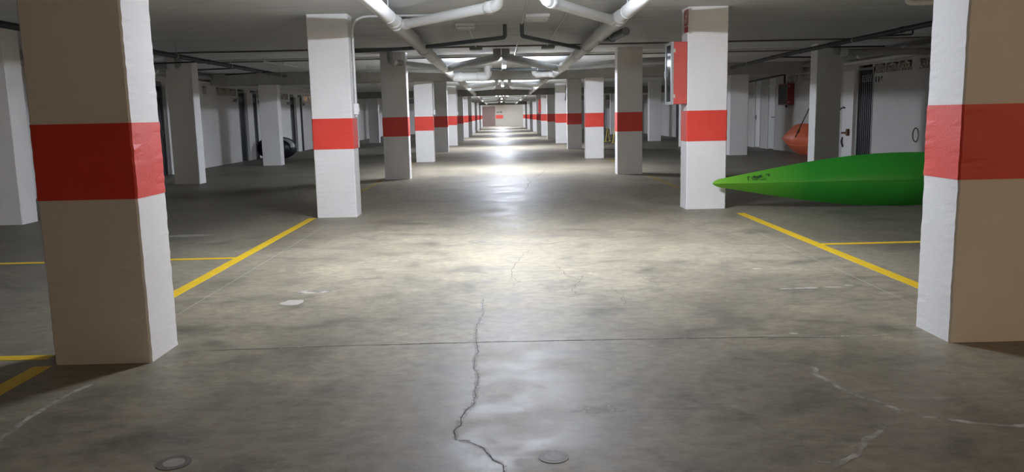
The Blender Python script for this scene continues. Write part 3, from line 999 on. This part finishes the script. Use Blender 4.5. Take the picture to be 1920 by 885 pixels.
# ------------------------------------------------------------------ kayaks
def hull_pts(L, hw, hd, dd, nub, bluntness, ns=44, nu=20, rocker=0.0):
    """hull lying on its side: length along +X, keel towards -Y, beam along Z. returns ring list and fn"""
    def sec(t, u, deck):
        s = min(t, L - t) / (L / 2)
        s = max(0.0, min(1.0, s))
        if nub > 0:
            n0 = nub / (L / 2)
            if s < n0:
                e = .07 * hw / .45 * (s / n0) ** .6
                b = 0
            else:
                b = ((1 - (1 - (s - n0) / (1 - n0)) ** 2.3)) ** bluntness
                e = .07
            w = hw * b + e * (1 - b)
        else:
            w = hw * math.sin(math.pi * s / 2) ** bluntness + .042 * min(1, (s / .03) ** .5) * (1 - s) ** 2
        w = max(w, .004)
        z = w * u
        if deck:
            y = (dd * (.25 + .75 * s ** .7)) * (1 - abs(u) ** 2.2) * min(1, s * 8 + .1)
        else:
            p = 1.04 + 1.1 * min(1, s * 1.0)
            h = hd * (.22 + .78 * s ** .75)
            if s < .03:
                h *= (.25 + .75 * s / .03)
            y = -h * (1 - abs(u) ** p)
        return (t, y, z)
    return sec


def kayak(name, L, hw, hd, dd, nub, blunt, m, label, M4, ridge=True):
    sec = hull_pts(L, hw, hd, dd, nub, blunt)
    ns, nu = 56, 18
    t = empty(name, (0, 0, 0), label, 'kayak')
    t.matrix_world = M4
    ts = [L * .5 * (1 - math.cos(math.pi * i / ns)) for i in range(ns + 1)]
    for deck, nm in ((False, 'hull'), (True, 'deck')):
        vs, fs = [], []
        for tt in ts:
            for j in range(nu + 1):
                u = math.sin(math.pi * (j / nu - .5))if nub == 0 else (-1 + 2 * j / nu)
                if nub == 0:
                    u = -1 + 2 * j / nu
                vs.append(sec(tt, u, deck))
        for i in range(ns):
            for j in range(nu):
                a = i * (nu + 1) + j
                q = (a, a + 1, a + nu + 2, a + nu + 1)
                fs.append(q if not deck else q[::-1])
        b = MB().add(vs, fs, True)
        o = b.build(nm, M[m], t)
        if deck:
            # cockpit rim and opening on the hidden deck side
            k = MB()
            ring = []
            for i in range(33):
                a = 2 * math.pi * i / 32
                tt = L * .5 + .45 * math.cos(a)
                u = .55 * math.sin(a)
                p = sec(tt, u, True)
                ring.append((p[0], p[1] + .008, p[2]))
            k.tube(ring, .014, 8, cap=False)
            k.build('cockpit_rim', M['black'], o)
            hole = [(L * .5, sec(L * .5, 0, True)[1] + .003, 0)] + [(p[0], p[1] - .004, p[2]) for p in ring[:-1]]
            MB().add(hole, [(0, i + 1, (i + 1) % 32 + 1) for i in range(32)]).build('cockpit', M['black'], o)
    return t, sec


# green sea kayak lying on its side, keel towards the camera
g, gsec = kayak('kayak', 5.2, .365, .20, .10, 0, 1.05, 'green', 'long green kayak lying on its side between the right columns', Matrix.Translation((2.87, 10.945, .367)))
# keel line
kl = MB()
kp = [gsec(5.2 * i / 40, 0, False) for i in range(0, 41)]
kl.tube([(p[0], p[1] + .002, p[2]) for p in kp], .006, 6)
kl.build('keel_strip', M['green'], g)
vs = []
for i in range(9):
    tt = .46 + .30 * i / 8
    for j in range(3):
        p = gsec(tt, .45 + .22 * (j - 1), False)
        vs.append((p[0], p[1] - .003, p[2]))
MB().add(vs, [(i * 3 + j, i * 3 + 3 + j, i * 3 + 4 + j, i * 3 + 1 + j) for i in range(8) for j in range(2)]).build('worn_print', M['scribble'], g)['label'] = 'dark worn lettering near the bow'
hk = MB()
hk.tube([(.12, .02, .01), (.05, .09, 0), (.12, .10, -.01)], .008, 8)
hk.build('carry_handle', M['black'], g)

# orange sit-on-top kayak on its side along the right wall, hull to the lane
Ro = Matrix(((0, 1, 0, 8.82), (-1, 0, 0, 25.3), (0, 0, 1, .462), (0, 0, 0, 1)))
k2, s2 = kayak('kayak', 3.5, .455, .36, .16, .50, .42, 'orange', 'orange kayak lying on its side against the right wall', Ro)
for u in (-.38, .38):
    rp = [s2(.3 + 2.6 * i / 30, u, False) for i in range(31)]
    MB().tube([(p[0], p[1] - .002, p[2]) for p in rp], .012, 6).build('hull_ridge', M['orange'], k2)
# small dark dinghy tipped on its side behind the outer column on the left
DL, DH = 1.33, .37
k3 = empty('dinghy', (-7.95, 28.75, DH), 'small dark dinghy with a pale stripe, tipped up behind the plain left column', 'boat')


def dpt(a, f, o=0.0):
    """a runs round the rim, f from the rim (0) to the keel (1)"""
    r = math.cos(f * math.pi / 2) ** .75
    ex, ez = (DL / 2 + o) * r, (DH + o) * r
    c, q = math.cos(a), math.sin(a)
    c = abs(c) ** .85 * (1 if c > 0 else -1)
    q = abs(q) ** .85 * (1 if q > 0 else -1)
    return (ex * c, -(.42 + o) * math.sin(f * math.pi / 2) + .10, ez * q)


def dskin(a0, a1, f0, f1, na, nf, o, name, m):
    vs = [dpt(a0 + (a1 - a0) * i / na, f0 + (f1 - f0) * j / nf, o) for i in range(na + 1) for j in range(nf + 1)]
    w = nf + 1
    return MB().add(vs, [(i * w + j, i * w + j + 1, i * w + w + j + 1, i * w + w + j) for i in range(na) for j in range(nf)], True).build(name, M[m], k3)


dskin(0, 2 * math.pi, 0, 1, 40, 12, 0, 'hull', 'hull_dark')
dskin(.02, 1.25, .10, .42, 16, 5, .006, 'pale_stripe', 'hull_grey')['label'] = 'pale grey stripe'
MB().tube([dpt(2 * math.pi * i / 40, 0) for i in range(41)], .03, 10, cap=False).build('rim_tube', M['hull_dark'], k3)
# paddle leaning on the orange kayak
pd = empty('paddle', (0, 0, 0), 'thin dark paddle leaning against the orange kayak', 'paddle')
A, B = Vector((8.36, 22.75, .72)), Vector((9.08, 23.55, 1.62))
d = (B - A).normalized()
MB().tube([A - d * .25, B], .014, 8).build('shaft', M['black'], pd)
MB().tube([A - d * .12, A - d * .06, A + d * .05, A + d * .1], 0, 8, radii=[.014, .035, .035, .014]).build('grip', M['rust'], pd)

# ------------------------------------------------------------------ small things
lp = []
for i in range(41):
    a = 2 * math.pi * i / 40 * 1.06 + 1.2
    lp.append((XR - .014 - .006 * math.sin(a * .5), 17.79 + .13 * math.cos(a), .72 + .15 * math.sin(a)))
tag(MB().tube(lp, .009, 8).build('cable_loop', M['rust']), 'thin dark cable loop hanging on the white wall below 116', 'cable')
tp = empty('water_tap', (XR - .09, 21.33, 1.34), 'small dark water tap on the white pier by door 116', 'tap')
MB().tube(fillet([(.0, 0, 0), (-.10, 0, 0), (-.14, 0, -.06)], .04), .016, 10).build('spout', M['black'], tp)
MB().box(-.06, -.04, -.045, .045, .025, .04, .003).tube([(-.05, 0, 0), (-.05, 0, .03)], .01, 8).build('handle', M['black'], tp)
tag(MB().box(XR - .16, XR - .092, 21.0, 21.1, .62, .80, .01).tube([(XR - .12, 21.05, .70), (XR - .12, 21.42, .69)], .025, 8).build('door_bolt', M['rust']), 'rusty bolt beside the dark door 116', 'bolt')
tag(MB().tube(fillet([(XR - .092, 21.42, .58), (XR - .13, 21.42, .45), (XR - .10, 21.36, .32)], .06), .022, 8).build('pipe_hook', M['black']), 'small dark hook low on the white pier by door 116', 'hook')


def barrier(x, y, label):
    t = empty('parking_barrier', (x, y, 0), label, 'barrier', 'folding parking barriers')
    MB().tube(fillet([(-.13, -.24, .03), (.0, 0, .68), (.13, .24, .03)], .12), .022, 10).build('hoop', M['barrier'], t)
    for p in ((-.13, -.24), (.13, .24)):
        MB().box(p[0] - .06, p[0] + .06, p[1] - .06, p[1] + .06, 0, .03, .004).build('foot', M['barrier'], t)
    return t


barrier(5.08, 38.6, 'yellow folding parking hoop seen between two right columns')
barrier(5.12, 36.4, 'yellow parking hoop mostly hidden behind the shaded right column')
